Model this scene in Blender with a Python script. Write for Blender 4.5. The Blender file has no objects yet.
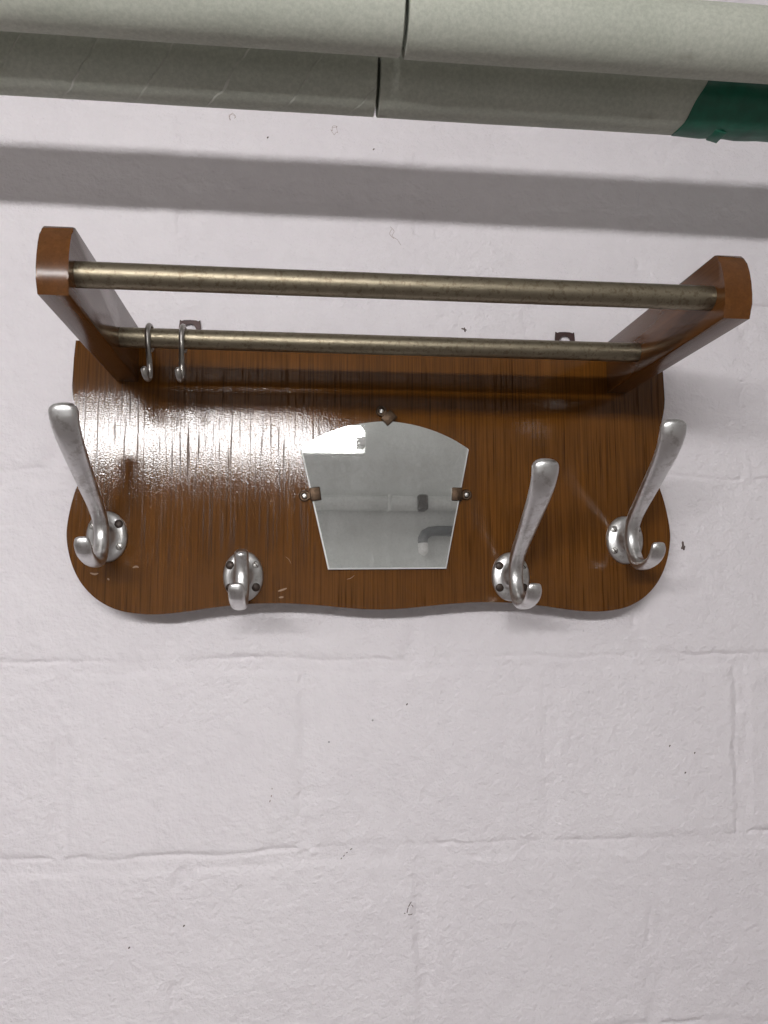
import bpy, bmesh, math, random
import numpy as np
from mathutils import Vector, Matrix
random.seed(7)
sc = bpy.context.scene
col = sc.collection
PI = math.pi

# ------------------------------------------------------------------ helpers
def link(name, me, mat, parent=None, smooth=True):
    o = bpy.data.objects.new(name, me)
    col.objects.link(o)
    if mat: me.materials.append(mat)
    if parent: o.parent = parent
    if smooth:
        me.polygons.foreach_set('use_smooth', [True]*len(me.polygons))
    return o

def bm_obj(name, bm, mat, parent=None, smooth=True, sharp=35):
    bmesh.ops.recalc_face_normals(bm, faces=bm.faces[:])
    if smooth:
        lim = math.radians(sharp)
        for e in bm.edges:
            if len(e.link_faces) == 2 and e.calc_face_angle(0) > lim: e.smooth = False
    me = bpy.data.meshes.new(name); bm.to_mesh(me); bm.free()
    return link(name, me, mat, parent, smooth)

def empty(name, loc, rot=(0,0,0)):
    o = bpy.data.objects.new(name, None); col.objects.link(o)
    o.location = loc; o.rotation_euler = rot; o.empty_display_size = .05
    return o

def tag(o, label=None, cat=None, group=None):
    if label: o['label'] = label
    if cat: o['category'] = cat
    if group: o['group'] = group
    return o

def catmull(pts, n=8, closed=False):
    P = [np.array(p, float) for p in pts]; N = len(P); out = []
    rng = range(N if closed else N-1)
    for i in rng:
        g = (lambda k: P[k % N]) if closed else (lambda k: P[min(max(k, 0), N-1)])
        p0, p1, p2, p3 = g(i-1), g(i), g(i+1), g(i+2)
        for j in range(n):
            t = j/n
            out.append(.5*((2*p1)+(-p0+p2)*t+(2*p0-5*p1+4*p2-p3)*t*t+(-p0+3*p1-3*p2+p3)*t**3))
    if not closed: out.append(P[-1])
    return out

def tube(bm, pts, rad, seg=12, round_ends=True):
    """circular tube along 3-D points; rad a number or a list"""
    P = [Vector(p) for p in pts]; n = len(P)
    R = rad if hasattr(rad, '__len__') else [rad]*n
    rings = []; up = None
    for i in range(n):
        t = (P[min(i+1, n-1)]-P[max(i-1, 0)]).normalized()
        if up is None:
            up = Vector((0,0,1)) if abs(t.z) < .9 else Vector((1,0,0))
        up = (up-t*up.dot(t)).normalized(); s = t.cross(up)
        rings.append((P[i], up.copy(), s.copy(), R[i], t.copy()))
    full = []
    def ring(c, u, s, r): return [bm.verts.new(c+u*(r*math.cos(a))+s*(r*math.sin(a))) for a in (2*PI*k/seg for k in range(seg))]
    if round_ends:
        c, u, s, r, t = rings[0]
        for a in (75, 45, 20): full.append(ring(c-t*(r*math.sin(math.radians(a))), u, s, r*math.cos(math.radians(a))))
    for c, u, s, r, t in rings: full.append(ring(c, u, s, r))
    if round_ends:
        c, u, s, r, t = rings[-1]
        for a in (20, 45, 75): full.append(ring(c+t*(r*math.sin(math.radians(a))), u, s, r*math.cos(math.radians(a))))
    for a, b in zip(full, full[1:]):
        for k in range(seg): bm.faces.new((a[k], a[(k+1) % seg], b[(k+1) % seg], b[k]))
    bm.faces.new(full[0][::-1]); bm.faces.new(full[-1])

def prism(bm, outline, y0, y1, bevel=0, bseg=2):
    """outline in (x,z), from y0 (front) to y1 (back)"""
    a = [bm.verts.new((x, y0, z)) for x, z in outline]
    b = [bm.verts.new((x, y1, z)) for x, z in outline]
    n = len(a); f0 = bm.faces.new(a); bm.faces.new(b[::-1])
    for k in range(n): bm.faces.new((a[k], b[k], b[(k+1) % n], a[(k+1) % n]))
    if bevel:
        bmesh.ops.bevel(bm, geom=[e for e in bm.edges if all(v in set(a) for v in e.verts)], offset=bevel, segments=bseg, profile=.5, affect='EDGES')

def box(bm, c, s, bevel=0, bseg=2, rot=None):
    r = bmesh.ops.create_cube(bm, size=1)['verts']
    for v in r: v.co = Vector((v.co.x*s[0], v.co.y*s[1], v.co.z*s[2]))
    if bevel:
        es = list({e for v in r for e in v.link_edges})
        q = bmesh.ops.bevel(bm, geom=es, offset=bevel, segments=bseg, profile=.5, affect='EDGES')
        r = list({v for f in q['faces'] for v in f.verts} | {v for v in r if v.is_valid})
    for v in r:
        if rot: v.co = rot @ v.co
        v.co += Vector(c)

def lathe(bm, prof, ax=1., az=1., seg=40, c=(0,0,0)):
    """profile (rho, out): rings in the x-z plane, pushed out towards -y"""
    rings = []
    for r, o in prof:
        if r < 1e-6: rings.append([bm.verts.new((c[0], c[1]-o, c[2]))])
        else: rings.append([bm.verts.new((c[0]+ax*r*math.cos(2*PI*k/seg), c[1]-o, c[2]+az*r*math.sin(2*PI*k/seg))) for k in range(seg)])
    for a, b in zip(rings, rings[1:]):
        if len(a) == 1 and len(b) == 1: continue
        for k in range(seg):
            k2 = (k+1) % seg
            if len(b) == 1: bm.faces.new((a[k], a[k2], b[0]))
            elif len(a) == 1: bm.faces.new((a[0], b[k2], b[k]))
            else: bm.faces.new((a[k], a[k2], b[k2], b[k]))

# ------------------------------------------------------------------ materials
def mat(name):
    m = bpy.data.materials.new(name); m.use_nodes = True
    nt = m.node_tree; b = nt.nodes['Principled BSDF']
    return m, nt, b
def N(nt, typ, **kw):
    n = nt.nodes.new(typ)
    for k, v in kw.items():
        if k in n.inputs.keys(): n.inputs[k].default_value = v
        else: setattr(n, k, v)
    return n
def coords(nt, scale=(1,1,1), loc=(0,0,0)):
    tc = N(nt, 'ShaderNodeTexCoord'); mp = N(nt, 'ShaderNodeMapping')
    mp.inputs['Scale'].default_value = scale; mp.inputs['Location'].default_value = loc
    nt.links.new(tc.outputs['Object'], mp.inputs['Vector']); return mp.outputs['Vector']
def noise(nt, vec, scale=1., detail=4., rough=.55, dist=0.):
    n = N(nt, 'ShaderNodeTexNoise'); n.inputs['Scale'].default_value = scale
    n.inputs['Detail'].default_value = detail; n.inputs['Roughness'].default_value = rough
    n.inputs['Distortion'].default_value = dist
    nt.links.new(vec, n.inputs['Vector']); return n.outputs['Fac']
def ramp(nt, fac, stops, interp='LINEAR'):
    r = N(nt, 'ShaderNodeValToRGB'); cr = r.color_ramp; cr.interpolation = interp
    while len(cr.elements) < len(stops): cr.elements.new(.5)
    for e, (p, c) in zip(cr.elements, stops):
        e.position = p; e.color = (*c, 1) if len(c) == 3 else c
    nt.links.new(fac, r.inputs['Fac']); return r.outputs['Color']
def g(v): return (v, v, v)
def mix(nt, a, b, fac, mode='MIX'):
    m = N(nt, 'ShaderNodeMix'); m.data_type = 'RGBA'; m.blend_type = mode
    for sock, val in ((m.inputs[6], a), (m.inputs[7], b), (m.inputs[0], fac)):
        if hasattr(val, 'is_output') or isinstance(val, bpy.types.NodeSocket): nt.links.new(val, sock)
        elif isinstance(val, (int, float)): sock.default_value = val
        else: sock.default_value = (*val, 1)
    return m.outputs[2]
def bump(nt, b, hs, chain=None):
    """hs: list of (height socket, distance)"""
    prev = None
    for h, d in hs:
        n = N(nt, 'ShaderNodeBump'); n.inputs['Strength'].default_value = 1; n.inputs['Distance'].default_value = d
        nt.links.new(h, n.inputs['Height'])
        if prev: nt.links.new(prev, n.inputs['Normal'])
        prev = n.outputs['Normal']
    nt.links.new(prev, b.inputs['Normal'])

# painted block wall
def m_wall():
    m, nt, b = mat('white_wall_paint')
    v = coords(nt)
    big = noise(nt, v, 3.5, 5, .6)
    c = ramp(nt, big, [(.3, (.752, .712, .742)), (.7, (.792, .755, .780))])
    fine = noise(nt, v, 55, 5, .6)
    c2 = mix(nt, c, ramp(nt, fine, [(.35, g(.975)), (.6, g(1.))]), 1., 'MULTIPLY')
    # stray dirt specks
    vo = N(nt, 'ShaderNodeTexVoronoi'); vo.inputs['Scale'].default_value = 26; nt.links.new(v, vo.inputs['Vector'])
    sp = ramp(nt, vo.outputs['Distance'], [(0., g(.25)), (.018, g(.45)), (.034, g(1.))])
    pick = noise(nt, v, 7, 2, .5); pk = ramp(nt, pick, [(.60, g(0)), (.64, g(1))])
    c3 = mix(nt, c2, mix(nt, c2, sp, 1., 'MULTIPLY'), pk)
    nt.links.new(c3, b.inputs['Base Color'])
    b.inputs['Roughness'].default_value = .5
    b.inputs['Specular IOR Level'].default_value = .35
    peel = noise(nt, v, 320, 3, .6, .1); grit = noise(nt, coords(nt, (.8,1,1)), 140, 4, .6, .1)
    bump(nt, b, [(grit, .0018), (peel, .0010)])
    return m

def m_wood(name, axis='z', dark=(.020,.0062,.0013), mid=(.111,.0405,.0060), light=(.128,.048,.0076), seed=0., rough=.2, pore=1., bumpk=1., con=1., spec=.42):
    m, nt, b = mat(name)
    def sc3(across, along):
        return {'z': (across, across, along), 'y': (across, along, across), 'x': (along, across, across)}[axis]
    v1 = coords(nt, sc3(1, .010), (seed, seed*.7, seed*.3))
    v2 = coords(nt, sc3(1, .026), (seed+3, 1, 2))
    fig = noise(nt, v1, 110, 4, .6, .25)
    c = ramp(nt, fig, [(.32, tuple(x*.93 for x in mid)), (.5, mid), (.68, light)])
    stripe = noise(nt, v1, 560, 2, .6)
    c = mix(nt, c, ramp(nt, stripe, [(.36, g(.72)), (.5, g(1.)), (.66, g(1.12))]), .9*con, 'MULTIPLY')
    pores = noise(nt, v2, 520, 2, .5)
    pm = ramp(nt, pores, [(.36, g(1)), (.44, g(0))])
    c = mix(nt, c, dark, mix(nt, g(0), pm, .42*pore))
    fl = noise(nt, coords(nt, sc3(1, .016), (seed+9, 4, 1)), 820, 1, .5)
    c = mix(nt, c, ramp(nt, fl, [(.34, g(.66)), (.46, g(1.))]), .8*pore, 'MULTIPLY')
    cloud = noise(nt, coords(nt, (1,1,1), (seed,0,5)), 9, 4, .6)
    c = mix(nt, c, ramp(nt, cloud, [(.3, g(.86)), (.7, g(1.12))]), 1., 'MULTIPLY')
    nt.links.new(c, b.inputs['Base Color'])
    rv = noise(nt, coords(nt), 35, 4, .6)
    r = ramp(nt, rv, [(.3, g(rough*.85)), (.7, g(rough*1.2))])
    nt.links.new(ramp(nt, pm, [(0., g(spec)), (1., g(spec*(1-.75*pore)))]), b.inputs['Specular IOR Level'])
    r = mix(nt, r, g(.3), mix(nt, g(0), pm, .8*pore)); nt.links.new(r, b.inputs['Roughness'])
    b.inputs['IOR'].default_value = 1.5
    peel = noise(nt, coords(nt), 700, 1, .5)
    bump(nt, b, [(ramp(nt, pores, [(.36, g(0)), (.50, g(1))]), .000018*bumpk), (peel, .000070*bumpk)])
    return m

def m_metal(name, lo, hi, r0, r1, scale=60, bumpd=.00025, spots=None):
    m, nt, b = mat(name); v = coords(nt)
    n1 = noise(nt, v, scale, 6, .65)
    c = ramp(nt, n1, [(.32, lo), (.68, hi)])
    if spots:
        n2 = noise(nt, v, spots[0], 4, .7)
        c = mix(nt, c, spots[1], ramp(nt, n2, [(.50, g(0)), (.62, g(1))]))
    nt.links.new(c, b.inputs['Base Color'])
    b.inputs['Metallic'].default_value = 1
    n3 = noise(nt, v, scale*2.3, 5, .6)
    nt.links.new(ramp(nt, n3, [(.3, g(r0)), (.7, g(r1))]), b.inputs['Roughness'])
    if bumpd: bump(nt, b, [(noise(nt, v, 420, 3, .6), bumpd)])
    return m

def m_plain(name, colr, rough=.5, metal=0., var=.12, scale=80, bumpd=.00006):
    m, nt, b = mat(name); v = coords(nt)
    n1 = noise(nt, v, scale, 5, .6)
    nt.links.new(ramp(nt, n1, [(.3, tuple(x*(1-var) for x in colr)), (.7, tuple(min(1, x*(1+var)) for x in colr))]), b.inputs['Base Color'])
    b.inputs['Roughness'].default_value = rough; b.inputs['Metallic'].default_value = metal
    bump(nt, b, [(noise(nt, v, scale*4, 3, .6), bumpd)])
    return m

def m_pipe(wrap=False):
    m, nt, b = mat('wrapped_pipe_jacket' if wrap else 'pipe_jacket'); v = coords(nt)
    n1 = noise(nt, v, 14, 5, .6); n2 = noise(nt, v, 330, 3, .7)
    c = ramp(nt, n1, [(.3, (.41,.43,.365)), (.7, (.46,.475,.41))])
    c = mix(nt, c, ramp(nt, n2, [(.35, g(.88)), (.65, g(1.06))]), 1., 'MULTIPLY')
    # small stains
    n3 = noise(nt, v, 30, 3, .5)
    c = mix(nt, c, (.20,.19,.15), ramp(nt, n3, [(.70, g(0)), (.80, g(.5))]))
    nt.links.new(c, b.inputs['Base Color']); b.inputs['Roughness'].default_value = .7
    b.inputs['Specular IOR Level'].default_value = .25
    hs = [(n2, .00022), (n1, .0012)]
    if wrap:      # edge of the spiral-wound paper strip
        def M2(op, a, b2):
            q = N(nt, 'ShaderNodeMath'); q.operation = op
            for i, x in enumerate((a, b2)):
                if isinstance(x, (int, float)): q.inputs[i].default_value = x
                else: nt.links.new(x, q.inputs[i])
            return q.outputs[0]
        sp = N(nt, 'ShaderNodeSeparateXYZ'); nt.links.new(v, sp.inputs[0])
        ang = M2('ARCTAN2', sp.outputs[2], M2('MULTIPLY', sp.outputs[1], -1.))
        wob = M2('MULTIPLY', noise(nt, v, 26, 3, .6), .016)
        u = M2('FRACT', M2('DIVIDE', M2('ADD', M2('ADD', sp.outputs[0], M2('MULTIPLY', ang, -.0175)), wob), .0560), 0.)
        line = ramp(nt, u, [(0., g(0)), (.006, g(1)), (.028, g(1)), (.04, g(0))])
        step = ramp(nt, u, [(0., g(0)), (.03, g(1)), (1., g(.2))])
        fade = ramp(nt, noise(nt, v, 40, 3, .6), [(.42, g(.05)), (.58, g(.75))])
        c2 = mix(nt, c, (.60,.60,.55), mix(nt, g(0), line, fade))
        nt.links.new(c2, b.inputs['Base Color'])
        hs.append((step, .0009))
    bump(nt, b, hs)
    return m

def m_mirror():
    m, nt, b = mat('mirror_glass'); v = coords(nt)
    n1 = noise(nt, v, 420, 5, .7); n2 = noise(nt, v, 22, 4, .6)
    c = ramp(nt, n2, [(.3, (.78,.80,.78)), (.7, (.85,.87,.85))])
    nt.links.new(c, b.inputs['Base Color']); b.inputs['Metallic'].default_value = 1
    r = ramp(nt, n1, [(.45, g(.012)), (.62, g(.025)), (.75, g(.06))]); nt.links.new(r, b.inputs['Roughness'])
    # dust film: a little diffuse over the reflection
    d = N(nt, 'ShaderNodeBsdfDiffuse'); d.inputs['Color'].default_value = (.62,.63,.62,1)
    mx = N(nt, 'ShaderNodeMixShader')
    dust = ramp(nt, n1, [(.40, g(.06)), (.60, g(.11)), (.73, g(.26))]); sm = ramp(nt, noise(nt, coords(nt, (1,1,.5)), 38, 5, .65, .8), [(.45, g(0)), (.75, g(.16))])
    nt.links.new(mix(nt, dust, sm, 1., 'ADD'), mx.inputs[0])
    nt.links.new(b.outputs[0], mx.inputs[1]); nt.links.new(d.outputs[0], mx.inputs[2])
    nt.links.new(mx.outputs[0], nt.nodes['Material Output'].inputs['Surface'])
    return m

def m_emit(name, colr, strength):
    m, nt, b = mat(name)
    b.inputs['Base Color'].default_value = (.8,.8,.8,1)
    b.inputs['Emission Color'].default_value = (*colr, 1); b.inputs['Emission Strength'].default_value = strength
    return m

M = dict(
    wall=m_wall(),
    board=m_wood('oak_veneer', 'z', rough=.072),
    arm=m_wood('stained_arm_wood', 'y', dark=(.03,.009,.002), mid=(.098,.0365,.0090), light=(.118,.046,.0120), seed=4.3, rough=.19, pore=.2, bumpk=.1, con=.45, spec=.3),
    wear=m_plain('worn_varnish', (.26,.16,.085), .5),
    alu=m_metal('satin_aluminium', (.60,.595,.59), (.70,.695,.69), .29, .40, 55, .00002, spots=(95, (.50,.485,.47))),
    brass=m_metal('tarnished_brass', (.215,.185,.132), (.28,.245,.178), .38, .50, 130, .00004, spots=(260, (.17,.14,.095))),
    wire=m_metal('dull_steel_wire', (.30,.285,.265), (.42,.40,.375), .28, .42, 150, .00003),
    bronze=m_metal('brown_bronze', (.050,.033,.022), (.095,.064,.043), .42, .55, 200, .00005),
    darkscrew=m_plain('dark_screw', (.035,.022,.016), .45, .4, .3, 500),
    greyscrew=m_metal('grey_screw', (.33,.32,.30), (.55,.54,.52), .3, .45, 300),
    rust=m_plain('red_brown_plate', (.050,.022,.020), .5, .2, .25, 120),
    pipe=m_pipe(), wrapped=m_pipe(True),
    tape=m_plain('green_tape', (.004,.100,.058), .42, 0, .25, 45, .0002),
    mirror=m_mirror(),
    edge=m_plain('glass_edge', (.88,.90,.89), .25, 0, .05),
    soot=m_plain('dark_dirt', (.13,.10,.09), .9, 0, .3, 300),
    hair=m_plain('brown_thread', (.30,.22,.19), .8, 0, .3, 300),
    gap=m_plain('dark_pipe_core', (.05,.048,.042), .8, 0, .2),
    lampcase=m_plain('lamp_enamel', (.8,.8,.78), .4),
    lampglow=m_emit('lamp_diffuser', (1.0, .985, .985), 76.),
    backwall=m_plain('grey_room_wall', (.65,.67,.65), .7, 0, .04, 5, .002),
    greypipe=m_plain('grey_pipe', (.075,.082,.088), .4),
    palepipe=m_plain('pale_pipe', (.63,.65,.63), .5),
)

# ------------------------------------------------------------------ wall (real relief)
rng = np.random.RandomState(11)
def vnoise(x, z, cell, seed):
    r = np.random.RandomState(seed); G = r.rand(512, 512)
    u = x/cell+200; w = z/cell+200
    i = np.floor(u).astype(int); j = np.floor(w).astype(int); a = u-i; b = w-j
    a = a*a*(3-2*a); b = b*b*(3-2*b)
    q = lambda p, s: G[p % 512, s % 512]
    return (q(i,j)*(1-a)*(1-b)+q(i+1,j)*a*(1-b)+q(i,j+1)*(1-a)*b+q(i+1,j+1)*a*b)*2-1
def fbm(x, z, cell, seed, o=4):
    s = 0; amp = 1; t = 0
    for k in range(o):
        s = s+amp*vnoise(x, z, cell/2**k, seed+k*17); t += amp; amp *= .55
    return s/t
WALL_Y = .0245
def axis(a, b, lo, hi, step, n):
    return np.concatenate([np.linspace(lo, a, n, endpoint=False), np.arange(a, b, step), np.linspace(b, hi, n)])
xs = axis(-.62, .68, -2.2, 2.2, .0015, 12); zs = axis(-.60, .72, -1.9, 1.5, .0015, 12)
X, Z = np.meshgrid(xs, zs)
wx = X+.0060*fbm(X, Z, .045, 3); wz = Z+.0042*fbm(X, Z, .05, 9)+.002*fbm(X, Z, .25, 5)
base, course = -.2695, .1832
row = np.floor((wz-base)/course).astype(int)
sz = (wz-base)-np.round((wz-base)/course)*course; dz = np.abs(sz)
known = {0: [-.533,-.298,-.068,.1745,.378,.612], -1: [-.42,-.186,.047,.281,.515], 1: [-.43,-.198,.035,.2690,.50], 2: [-.55,-.31,-.075,.16,.392,.62], 3: [-.42,-.19,.045,.28,.51]}
sx_ = np.ones_like(X); dx = np.full_like(X, 9.); blk = np.zeros_like(X)
for r_ in np.unique(row):
    js = list(known.get(int(r_), [(-.42 if r_ % 2 else -.533)+.2345*k for k in range(5)]))
    js = [js[0]-.2345*k for k in range(8, 0, -1)]+js+[js[-1]+.2345*k for k in range(1, 9)]
    mk = row == r_
    xx = wx[mk]; js = np.array(js)
    k = np.searchsorted(js, xx)
    dl = np.minimum(np.abs(xx-js[np.clip(k-1, 0, len(js)-1)]), np.abs(js[np.clip(k, 0, len(js)-1)]-xx))
    dx[mk] = dl
    sx_[mk] = np.where(np.abs(xx-js[np.clip(k-1, 0, len(js)-1)]) < np.abs(js[np.clip(k, 0, len(js)-1)]-xx), .25, 1.)
    blk[mk] = np.random.RandomState(40+int(r_)+5).rand(len(js)+2)[k]
d = np.minimum(dx, dz)
edge = np.clip((d-.003)/.011, 0, 1); edge = edge*edge*(3-2*edge)
keep = np.clip(.65+.9*fbm(X, Z, .11, 21), 0.25, 1.3)           # paint has filled some joints
relief = edge*(.0017*keep+.0010*(blk-.5))
crk = np.clip(.55+1.3*fbm(X, Z, .07, 33, 3), 0, 1)
dc = np.abs(dz-.006-.0015*fbm(X, Z, .03, 37)); relief -= .0021*crk*np.where(sz > 0, 1., .2)*np.exp(-(dc/.0017)**2)*(dz < dx)
dv = np.abs(dx-.006-.003*fbm(X, Z, .025, 41)); relief -= .0017*np.clip(.10+1.5*fbm(X, Z, .022, 43, 3), 0, 1)*sx_*np.exp(-(dv/.0028)**2)*(dx <= dz)
relief += .0018*fbm(X, Z, .13, 51)+.00085*fbm(X, Z, .014, 61, 4)+.00018*vnoise(X, Z, .0055, 71)
relief += .0016*np.clip(fbm(X, Z, .010, 91, 3), -.3, 1)*np.exp(-(dx/.009)**2)*np.clip(.6+fbm(X, Z, .09, 93), .1, 1)+.0007*fbm(X, Z, .012, 95, 3)*np.exp(-(dz/.010)**2)
lump = np.clip(fbm(X, Z, .012, 81, 2)-.45, 0, 1); relief += .0022*lump*np.clip(fbm(X, Z, .2, 83), 0, 1)
far = (np.abs(X) > .7) | (Z > .74) | (Z < -.62); relief[far] = 0
Y = WALL_Y-relief
nv = X.size; nx = len(xs); nz = len(zs)
co = np.stack([X, Y, Z], -1).reshape(-1, 3).astype(np.float32)
ii = np.arange(nv).reshape(nz, nx)
F = np.stack([ii[:-1,:-1], ii[:-1,1:], ii[1:,1:], ii[1:,:-1]], -1).reshape(-1, 4)
me = bpy.data.meshes.new('block_wall')
me.vertices.add(nv); me.vertices.foreach_set('co', co.ravel())
me.loops.add(F.size); me.loops.foreach_set('vertex_index', F.ravel().astype(np.int32))
me.polygons.add(len(F)); me.polygons.foreach_set('loop_start', np.arange(0, F.size, 4, dtype=np.int32))
me.polygons.foreach_set('loop_total', np.full(len(F), 4, np.int32)); me.update(calc_edges=True); me.validate()
wall = link('block_wall', me, M['wall'])
tag(wall, 'white painted blockwork wall behind the wooden coat rack', 'wall')

def wall_y(x, z):
    i = np.searchsorted(xs, x); j = np.searchsorted(zs, z); return float(Y[j, i])
def strand(pts, r, mt, name='scuff'):
    bm = bmesh.new()
    for line in pts:
        P = catmull([(x, z) for x, z in line], 5)
        tube(bm, [(p[0], wall_y(p[0], p[1])-r*.6, p[1]) for p in P], r, 6)
    return bm_obj(name, bm, mt, wall)
# curls of hair and small knocks in the paint
def curl(cx, cz, s, seed):
    r = random.Random(seed); out = []
    for k in range(2):
        a0 = r.uniform(0, 6.28); pts = []
        for j in range(7):
            a = a0+j*r.uniform(.55, .95); q = s*r.uniform(.55, 1.)
            pts.append((cx+q*math.cos(a)*.75, cz+q*math.sin(a)))
        out.append(pts)
    return out
strand(curl(-.0443, .4524, .0058, 1), .00016, M['hair'], 'hair')
strand(curl(-.1471, .4596, .0050, 2), .00016, M['hair'], 'hair')
strand([[(.0125,.3545),(.0165,.350),(.0145,.345),(.0195,.3415),(.0235,.336)], [(.014,.352),(.012,.347),(.0165,.3425)]], .00016, M['hair'], 'hair')
strand([[(.0298,-.3262),(.0303,-.3240),(.0309,-.3218)], [(.0313,-.3205),(.0328,-.3180),(.0340,-.3166)], [(.0343,-.3196),(.0354,-.3206),(.0356,-.3216)], [(.0272,-.3268),(.0279,-.3270)], [(.0312,-.3283),(.0330,-.3287),(.0350,-.3284)]], .00042, M['soot'], 'scratch')
strand([[(-.0345,-.2735),(-.0338,-.2729)], [(-.0322,-.2712),(-.0312,-.2703)], [(-.029,-.268),(-.0285,-.2676)], [(-.0255,-.2650),(-.0240,-.2640)]], .00042, M['soot'], 'scratch')
strand([[(-.1035,-.2165),(-.1031,-.2150)], [(-.1022,-.2118),(-.1018,-.2104)], [(-.1014,-.2045),(-.1014,-.2038)]], .0004, M['hair'], 'scratch')
strand([[(.3165,.0285),(.3178,.0305)], [(.3178,.031),(.3176,.0345)], [(.3185,.0275),(.3192,.030)]], .0011, M['soot'], 'nail_hole')
strand([[(.0865,.252),(.0905,.2505)], [(.089,.2525),(.0895,.249)]], .0007, M['soot'], 'nail_hole')
for x, z in ((.2997,-.1733), (.3262,-.181), (.3155,-.2005), (-.183,-.3294), (-.233,-.3471), (.0295,-.1265), (-.112,.4405), (-.005,.4335)):
    strand([[(x, z), (x+.0006, z+.0007)]], .00065, M['soot'], 'speck')

# ------------------------------------------------------------------ coat rack
AL = .045; ZT = .2
def world(x, y, z):
    dz_ = z-ZT; return Vector((x, y*math.cos(AL)+dz_*math.sin(AL), ZT+dz_*math.cos(AL)-y*math.sin(AL)))
rack = empty('coat_rack', world(0,0,0), (-AL,0,0))
tag(rack, 'brown oak coat rack with small mirror, metal hooks and hat shelf rails on white wall', 'coat rack')

half = [(0,.2225),(.262,.2225),(.2880,.2225),(.2886,.2050),(.2890,.190),(.2893,.1785),(.2884,.1700),(.2862,.1595),(.2830,.1475),(.2797,.133),(.2780,.120),(.2775,.112),(.2780,.100),(.2802,.0885),(.2836,.0775),(.2868,.0635),(.2890,.0485),(.2892,.0370),(.2872,.0240),(.2833,.0110),(.2778,-.0005),(.2712,-.0098),(.2620,-.0188),(.2510,-.0258),(.2380,-.0308),(.2190,-.0336),(.2000,-.0336),(.1780,-.0312),(.1560,-.0280),(.1270,-.0250),(.1050,-.0243),(.0870,-.0245),(.0600,-.0263),(.0380,-.0285),(.0190,-.0301),(.0,-.0307)]
curvepts = catmull([h for h in half[5:]], 5)
outline = [(h[0], h[1]) for h in half[:5]]+[(float(p[0]), float(p[1])) for p in curvepts]
full = outline+[(-x+.0004, z) for x, z in outline[::-1] if x > 1e-4]
bm = bmesh.new(); prism(bm, full[::-1], 0, .018, .0016, 2)
board = bm_obj('board', bm, M['board'], rack)

def scratch(pts, r, mt='wear'):
    b_ = bmesh.new(); P = catmull([(x, -.00002, z) for x, z in pts], 4)
    tube(b_, [Vector(p) for p in P], [r*(.35+.65*math.sin(PI*(i+.5)/len(P))) for i in range(len(P))], 6)
    for v in b_.verts: v.co.y *= .12
    return bm_obj('scratch', b_, M[mt], board)
for a_ in ([(-.2665,.0040),(-.2630,.0030),(-.2600,.0036)], [(-.2288,.0090),(-.2262,.0098),(-.2240,.0092)], [(-.0960,-.0130),(-.0925,-.0120),(-.0885,-.0105)], [(-.0950,-.0190),(-.0915,-.0185)], [(-.2510,-.0010),(-.2500,-.0022)]):
    scratch(a_, .0009)
for k_ in range(5):
    x_ = random.uniform(-.24,.24); z_ = random.uniform(-.015,.17); a1 = random.uniform(0, PI)
    scratch([(x_,z_),(x_+.004*math.cos(a1),z_+.004*math.sin(a1)),(x_+.008*math.cos(a1+.2),z_+.008*math.sin(a1+.2))], .00022)

# side arms: profile in (out, z), thickness in x
prof = [(0,.1835),(.2170,.1835),(.2188,.1875),(.2203,.1935),(.2210,.2010),(.2207,.2095),(.2193,.2180),(.2168,.2255),(.2142,.2305),(.2114,.2335),(.2085,.2347),(0,.2347)]
armL = .2285; AT = .0208
def arm_bm():
    b_ = bmesh.new()
    a = [b_.verts.new((-AT/2, -o, z)) for o, z in prof]; c = [b_.verts.new((AT/2, -o, z)) for o, z in prof]
    n = len(a); b_.faces.new(a); b_.faces.new(c[::-1])
    for k in range(n): b_.faces.new((a[k], c[k], c[(k+1) % n], a[(k+1) % n]))
    rim = [e for e in b_.edges if (len({v.co.x for v in e.verts}) == 1)]
    bmesh.ops.bevel(b_, geom=rim, offset=.0013, segments=2, profile=.5, affect='EDGES')
    return b_
for s in (-1, 1):
    o = bm_obj('side_arm', arm_bm(), M['arm'], rack, sharp=25)
    o.location = (s*(armL+AT/2), 0, 0)
# rails
for yy, zz, r in ((-.0735, .2025, .0085), (-.2012, .2045, .0090)):
    bm = bmesh.new()
    n = 40
    tube(bm, [(-armL-.004+(2*armL+.008)*k/n, yy, zz) for k in range(n+1)], r, 28, False)
    bm_obj('rail', bm, M['brass'], rack)
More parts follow.
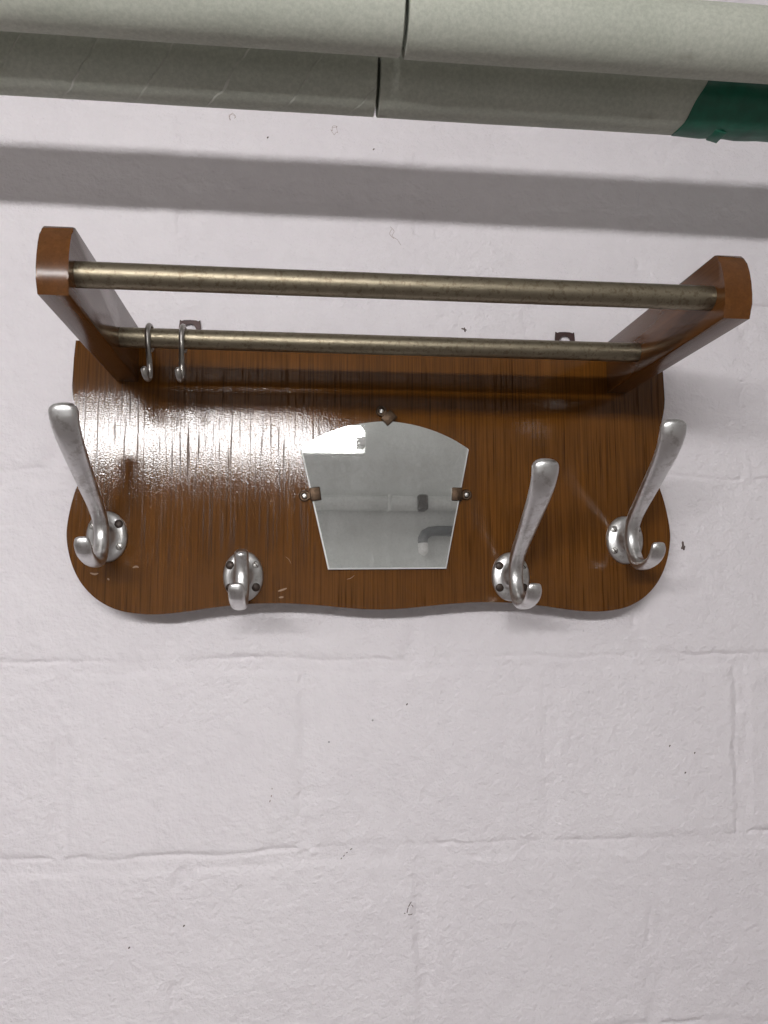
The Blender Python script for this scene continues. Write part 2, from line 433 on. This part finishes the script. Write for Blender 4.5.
# hanging plates on the back of the board
for cx in (-.1850, .1932):
    bm = bmesh.new()
    outer = [(-.0105,.205),(-.0105,0.2445),(-.0098,0.2514),(-.0080,0.2504),(-.0055,0.2512),(.0055,0.2512),(.0080,0.2504),(.0098,0.2514),(.0105,0.2445),(.0105,.205)]
    hole = [(.0060*math.cos(a), 0.2415+.0060*math.sin(a)) for a in (PI*k/12 for k in range(12, -1, -1))]
    # plate split into a rim with a real opening: quads between the outline and the opening
    top = [(-.0105,.205),(-.0105,0.2415)]+[(-.0105,0.2445),(-.0098,0.2514),(-.0080,0.2504),(-.0055,0.2512),(0,0.2514),(.0055,0.2512),(.0080,0.2504),(.0098,0.2514),(.0105,0.2445),(.0105,0.2415)]
    out_ring = top[1:]; m_ = len(out_ring)
    inn = [(.0060*math.cos(PI-PI*k/(m_-1)), 0.2415+.0060*math.sin(PI-PI*k/(m_-1))) for k in range(m_)]
    def both(p): return bm.verts.new((cx+p[0], .0176, p[1])), bm.verts.new((cx+p[0], .0190, p[1]))
    A = [both(p) for p in out_ring]; B = [both(p) for p in inn]
    for k in range(m_-1):
        bm.faces.new((A[k][0], A[k+1][0], B[k+1][0], B[k][0])); bm.faces.new((A[k][1], B[k][1], B[k+1][1], A[k+1][1]))
        bm.faces.new((A[k][0], A[k][1], A[k+1][1], A[k+1][0])); bm.faces.new((B[k][0], B[k+1][0], B[k+1][1], B[k][1]))
    box(bm, (cx, .0183, .2222), (.021, .0014, .0346))
    bm_obj('hanging_plate', bm, M['rust'], rack)

# mirror
mp = [(-.0766,.1218),(-.0610,.1318),(-.0420,.1402),(-.0210,.1462),(.0045,.1492),(.0280,.1470),(.0500,.1414),(.0700,.1330),(.0862,.1232)]
arc = [(float(p[0]), float(p[1])) for p in catmull(mp, 5)]
mo = arc+[(.0628,.0078),(-.0498,.0070)]
bm = bmesh.new(); prism(bm, mo, -.0052, -.0012, .0014, 1)
mir = bm_obj('mirror', bm, M['mirror'], rack, sharp=10)
mir.data.materials.append(M['edge'])
for p in mir.data.polygons:
    if p.normal.y > -.99: p.material_index = 1
    p.use_smooth = False
# mirror clips
def clip(ex, ez, ang, tilt):
    """eyelet at (ex,ez); ang is the direction from eyelet to the folded tab"""
    R = Matrix.Rotation(-ang, 3, 'Y')
    bm = bmesh.new()
    lathe(bm, [(1.,0),(1.,.0012),(.86,.0022),(.62,.0022),(.5,.0010),(0,.0008)], .0053, .0053, 20)
    box(bm, (.0045,-.0012,0), (.006,.0018,.0070), .0005, 1)
    box(bm, (.0102,-.0066,0), (.0100,.0022,.0128), .0009, 2)
    box(bm, (.0062,-.0038,0), (.0020,.0060,.0122), .0006, 1)
    for v in bm.verts: v.co = R @ (v.co*1.0)
    o = bm_obj('mirror_clip', bm, M['bronze'], rack); o.location = (ex, 0, ez)
    bm = bmesh.new(); lathe(bm, [(1.,.0006),(1.,.0016),(.7,.0024),(0,.0027)], .0025, .0025, 14)
    s_ = bm_obj('screw', bm, M['greyscrew'], o)
clip(.0012, .1600, math.radians(-47), 0)
clip(-.0722, .0767, math.radians(8), 0)
clip(.0838, .0793, math.radians(180), 0)

# hooks: one casting (oval plate, boss, stem, arm, prong)
def sweep(bm, path, seg=18, n=5):
    """path rows: (out, z, width, thickness) of the FRONT face, in the y-z plane"""
    P = catmull(path, n); rings = []
    for i, p in enumerate(P):
        a = P[max(i-1, 0)]; b = P[min(i+1, len(P)-1)]
        t = Vector((0, -(b[0]-a[0]), b[1]-a[1])).normalized()
        nrm = Vector((0, -t.z, t.y)).normalized()       # outward (to the front / under side)
        c = Vector((0, -p[0], p[1]))-nrm*(p[3]/2)
        rings.append((c, nrm, t, p[2]/2, p[3]/2))
    def ring(c, nrm, w, h):
        out = []
        for k in range(seg):
            a = 2*PI*k/seg; e = .86
            cx = math.copysign(abs(math.cos(a))**e, math.cos(a)); sx = math.copysign(abs(math.sin(a))**e, math.sin(a))
            out.append(bm.verts.new(c+Vector((w*cx, 0, 0))+nrm*(h*sx)))
        return out
    R = []
    c, nrm, t, w, h = rings[0]
    for a in (80, 55, 28): R.append(ring(c-t*(h*1.2*math.sin(math.radians(a))), nrm, w*(.35+.65*math.cos(math.radians(a))), h*math.cos(math.radians(a))))
    for c, nrm, t, w, h in rings: R.append(ring(c, nrm, w, h))
    for a in (15, 30, 45, 60, 74, 85): R.append(ring(c+t*(w*.62*math.sin(math.radians(a))), nrm, w*math.cos(math.radians(a))**.75, h*math.cos(math.radians(a))**.6))
    for a, b in zip(R, R[1:]):
        for k in range(seg): bm.faces.new((a[k], a[(k+1) % seg], b[(k+1) % seg], b[k]))
    bm.faces.new(R[0][::-1]); bm.faces.new(R[-1])
prong = [(.0755,-.0085,.0120,.0046),(.0740,-.0120,.0138,.0054),(.0690,-.0168,.0138,.0062),(.0600,-.0200,.0134,.0072),(.0470,-.0212,.0132,.0088),(.0350,-.0186,.0134,.0110),(.0275,-.0105,.0136,.0125),(.0245,.0010,.0134,.0130)]
long_arm = prong+[(.0280,.0120,.0138,.0120),(.0400,.0230,.0146,.0102),(.0580,.0350,.0162,.0092),(.0780,.0485,.0182,.0086),(.0960,.0605,.0200,.0084),(.1098,.0715,.0216,.0090),(.1178,.0810,.0226,.0098),(.1205,.0875,.0230,.0102)]
short_arm = prong+[(.0258,.0100,.0130,.0135),(.0285,.0175,.0128,.0135)]
def hook_mesh(path):
    bm = bmesh.new()
    lathe(bm, [(1.,0),(1.,.0014),(.975,.0026),(.90,.0038),(.78,.0046),(.62,.0052),(.50,.0068),(.42,.0100),(.36,.0150),(.33,.0200),(0,.0200)], .0186, .0236, 48)
    sweep(bm, path)
    return bm
def screw_mesh(r=.0040):
    bm = bmesh.new()
    lathe(bm, [(1.,0),(1.,.0004),(.85,.0009),(.5,.0013),(0,.0014)], r, r, 16)
    return bm
def slot_mesh(r=.0034):
    bm = bmesh.new()
    lathe(bm, [(1.,0),(1.,.0008),(.8,.0013),(0,.0014)], r, r, 20)
    box(bm, (0,-.00125,0), (r*1.7,.0005,.0009), 0, 1, Matrix.Rotation(.9, 3, 'Y'))
    return bm
proto = {}
def hook(x, z, kind, screws, rot=(0,0,0)):
    if kind not in proto:
        o = bm_obj('coat_hook', hook_mesh(long_arm if kind == 'long' else short_arm), M['alu'], rack, sharp=40); proto[kind] = o
    else:
        o = proto[kind].copy(); col.objects.link(o); o.parent = rack
    o.location = (x, 0, z); o.rotation_euler = rot
    if kind == 'short': o['label'] = 'short hook with only its lower prong and no long arm'
    for (sx, sz), kd in zip(((-1,1),(1,1),(-1,-1),(1,-1)), screws):
        key = 'screw_'+kd
        if key not in proto:
            s_ = bm_obj('screw', screw_mesh() if kd == 'd' else slot_mesh(), M['darkscrew'] if kd == 'd' else M['greyscrew'], o)
            proto[key] = s_
            if kd == 'g':
                s_.data.materials.append(M['darkscrew'])
                for p in list(s_.data.polygons)[-6:]: p.material_index = 1
        else:
            s_ = proto[key].copy(); col.objects.link(s_); s_.parent = o
        s_.location = (sx*.0118, -.0044, sz*.0104)
        s_.rotation_euler = (math.radians(-4*sz), 0, math.radians(6*sx))
        if kd == 'd': s_['label'] = 'dark screw'
hook(-.2528, .0375, 'long', 'gdgg', (math.radians(-1), math.radians(-4), math.radians(-1)))
hook(-.1285, .0008, 'short', 'dgdd', (0, math.radians(-1), 0))
hook(.1262, .0000, 'long', 'dgdd', (0, math.radians(0), 0))
hook(.2418, .0358, 'long', 'gggg', (0, math.radians(0), math.radians(-1.5)))

# ------------------------------------------------------------------ loose S-hooks on the rear rail
def wire_hook(x, dx, lean, label):
    yr, zr, R = -.0735, .2025, .0085+.0021
    pts = []
    for k in range(0, 11):
        a = math.radians(-50+k*23)                # from behind, over the top, down the front
        pts.append((0, R*math.cos(a+0), R*math.sin(a)))
    last = pts[-1]
    pts += [(dx*.35, -R*1.02, -.012), (dx*.8, -R*.95, -.025), (dx, -R*.95, -.034), (dx, -R-.002, -.0385), (dx*.8, -R-.0065, -.0402), (dx*.6-.0002, -R-.0105, -.0385), (dx*.4-.0004, -R-.0120, -.0340)]
    P = catmull(pts, 4)
    bm = bmesh.new(); r = [.0023]*len(P)
    for k in range(5): r[-1-k] = .0023+.0006*(5-k)/5
    tube(bm, [Vector(p) for p in P], r, 12)
    w = world(x, yr, zr)
    o = bm_obj('wire_hook', bm, M['wire']); o.location = w; o.rotation_euler = (-AL, 0, lean)
    tag(o, label, 'hook', 'wire hooks on the rear rail')
wire_hook(-.2046, .0030, 0, 'bent wire hook over the rear rail, nearest to the left wooden arm')
wire_hook(-.1765, .0010, 0, 'bent wire hook over the rear rail, in front of a hanging plate')

# ------------------------------------------------------------------ pipes above
PR = .0252
def pipe(x0, x1, y, z, seed, wrap=0):
    n = max(2, int((x1-x0)/.02)); seg = 56; bm = bmesh.new(); rr = random.Random(seed)
    ph = rr.uniform(0, 6)
    prof_ = [(x0+.003, .72), (x0, .74), (x0, .97), (x0+.0006, 1.)]+[(x0+.0006+(x1-x0-.0012)*k/n, 1.) for k in range(1, n)]+[(x1-.0006, 1.), (x1, .97), (x1, .74), (x1-.003, .72)]
    rings = []
    for xx, f in prof_:
        ring = []
        for k in range(seg):
            a = 2*PI*k/seg
            q = PR*f*(1+.006*math.sin(2*a+ph+xx*5)+.003*math.sin(xx*31+3*a))
            if wrap:                                  # overlapping spiral turns of the jacket
                u = ((xx+.012*a)/.0715) % 1.0
                q *= 1+.004*(1-u)
            ring.append(bm.verts.new((xx, -q*math.cos(a), q*math.sin(a))))
        rings.append(ring)
    for a, b in zip(rings, rings[1:]):
        for k in range(seg): bm.faces.new((a[k], a[(k+1) % seg], b[(k+1) % seg], b[k]))
    bm.faces.new(rings[0][::-1]); bm.faces.new(rings[-1])
    o = bm_obj('pipe', bm, M['wrapped' if wrap else 'pipe'], None, sharp=50); o.location = (0, y, z)
    return o
UY, UZ = -.2050, .4102; LYp, LZp = -.1391, .4024
jU, jL = -.0035, -.0170
pl = [pipe(-1.5, jU-.0014, UY, UZ, 1), pipe(jU+.0014, 1.5, UY, UZ-.0008, 2), pipe(-1.5, jL-.0013, LYp, LZp, 3, 1), pipe(jL+.0013, 1.5, LYp, LZp-.0003, 4)]
for o, l in zip(pl, ('pale grey-green pipe section at the top left, in front of the lower one', 'pale grey-green pipe section at the top right, nearest to the viewer', 'grey-green pipe section with faint spiral wrap, below and behind at left', 'grey-green pipe section with green tape, below and behind at right')):
    tag(o, l, 'pipe', 'insulated pipes along the wall')
# green tape round the lower right pipe
bm = bmesh.new(); seg = 64; rows = []
def tape_x(a):   # slanted start
    return .2480+.0120*math.sin(a)+.0010*math.sin(5*a+1)
for j in range(0, 46):
    f = j/45; ring = []
    for k in range(seg):
        a = 2*PI*k/seg; x0 = tape_x(a); xx = x0+(1.1-x0)*f**2.2
        u = ((xx+.010*a)/.043) % 1.0
        q = PR*(1.026+.016*(1-u)*(j > 0))+.0004*math.sin(xx*160+4*a)
        if j == 0: q = PR*1.0
        sag = .0022*max(0, math.sin(xx*70+1))*max(0, -math.sin(a))**6 if xx > .29 else 0
        ring.append(bm.verts.new((xx, -q*math.cos(a), q*math.sin(a)-sag)))
    rows.append(ring)
for a, b in zip(rows, rows[1:]):
    for k in range(seg): bm.faces.new((a[k], a[(k+1) % seg], b[(k+1) % seg], b[k]))
tp = bm_obj('tape', bm, M['tape'], pl[3], sharp=40)
# loose end of the tape hanging under the pipe
bm = bmesh.new()
for xx, w_, h_ in ((.272, .010, .0035),):
    box(bm, (xx, .002, -PR-.0012), (w_, .0160, .0012), .0004, 1, Matrix.Rotation(.25, 3, 'Y'))
bm_obj('tape_end', bm, M['tape'], pl[3])

# ------------------------------------------------------------------ what the mirror sees: room wall, pipes and strip lamp
BY = -2.6
bm = bmesh.new(); box(bm, (.3, BY-.06, .3), (4.4, .1, 2.6)); rw = bm_obj('room_wall', bm, M['backwall'], None, False)
tag(rw, 'plain grey wall of the room reflected in the small mirror', 'wall')
bm = bmesh.new(); tube(bm, [(-1.8+.1*k, BY+.03, .468) for k in range(43)], .033, 20, False)
hp = bm_obj('wall_pipe', bm, M['palepipe']); tag(hp, 'pale horizontal pipe along the grey wall, seen in the mirror', 'pipe')
bm = bmesh.new(); box(bm, (.435, BY+.045, .468), (.044, .08, .066), .008, 2); bm_obj('bracket', bm, M['darkscrew'], hp)
bm = bmesh.new(); box(bm, (.29, BY+.032, .468), (.016, .072, .070), .006, 2); bm_obj('collar', bm, M['palepipe'], hp)
bm = bmesh.new()
P = [(1.6-.1*k, BY+.04, .347) for k in range(11)]+[(.50,BY+.04,.347),(.468,BY+.04,.344),(.447,BY+.04,.333),(.438,BY+.04,.315),(.437,BY+.04,.300)]
tube(bm, P, .0225, 18, True); ep = bm_obj('elbow_pipe', bm, M['greypipe']); tag(ep, 'dark grey elbow pipe bending down on the wall, seen in the mirror', 'pipe')
bm = bmesh.new(); tube(bm, [(.437,BY+.04,.298),(.437,BY+.04,.262)], .0215, 18, True); bm_obj('end_cap', bm, M['lampcase'], ep)
LAMP_Y, LAMP_Z, LX0, LX1 = -1.6, .529, -1.10, .105
lamp = empty('strip_lamp', ((LX0+LX1)/2, LAMP_Y-.09, LAMP_Z)); tag(lamp, 'bright white strip lamp mirrored in the upper corner of the small mirror', 'lamp')
bm = bmesh.new(); box(bm, (0, .045, .002), (LX1-LX0, .07, .062), .012, 3); bm_obj('diffuser', bm, M['lampglow'], lamp)
bm = bmesh.new(); box(bm, (0, -.02, 0), (LX1-LX0+.03, .05, .078), .004, 2); bm_obj('housing', bm, M['lampcase'], lamp)
bm = bmesh.new(); box(bm, ((LX1-LX0)/2-.006, .052, -.016), (.03, .066, .030), .004, 2); bm_obj('end_cap', bm, M['lampcase'], lamp)

# ------------------------------------------------------------------ room light
w = bpy.data.worlds.new('World'); sc.world = w; w.use_nodes = True
nt = w.node_tree; bg = nt.nodes['Background']
tc = N(nt, 'ShaderNodeTexCoord'); sx = N(nt, 'ShaderNodeSeparateXYZ'); nt.links.new(tc.outputs['Generated'], sx.inputs[0])
mr = N(nt, 'ShaderNodeMapRange'); nt.links.new(sx.outputs['Z'], mr.inputs['Value'])
mr.inputs['From Min'].default_value = -1; mr.inputs['From Max'].default_value = 1
c = ramp(nt, mr.outputs[0], [(0., (.20,.175,.17)), (.42, (.275,.25,.24)), (.62, (.355,.332,.322)), (1., (.42,.40,.39))])
nt.links.new(c, bg.inputs['Color']); bg.inputs['Strength'].default_value = .88

# ------------------------------------------------------------------ camera
cam = bpy.data.cameras.new('camera'); co_ = bpy.data.objects.new('camera', cam); col.objects.link(co_)
cam.sensor_fit = 'HORIZONTAL'; cam.sensor_width = 36; cam.lens = 36*770/768
cam.clip_start = .01; cam.clip_end = 50
yaw, pit, rol = .10318, .05262, .00172
fw = Vector((math.sin(yaw)*math.cos(pit), math.cos(yaw)*math.cos(pit), math.sin(pit)))
r = Vector((math.cos(yaw), -math.sin(yaw), 0)); u = r.cross(fw)
r2 = math.cos(rol)*r+math.sin(rol)*u; u2 = -math.sin(rol)*r+math.cos(rol)*u
mw = Matrix((r2, u2, -fw)).transposed().to_4x4(); mw.translation = (-.07231, -.73899, .02339)
co_.matrix_world = mw
sc.camera = co_
sc.view_settings.view_transform = 'Standard'; sc.view_settings.look = 'None'
sc.view_settings.exposure = 0; sc.view_settings.gamma = 1
sc.cycles.max_bounces = 8
sc.cycles.caustics_reflective = False
sc.cycles.caustics_refractive = False
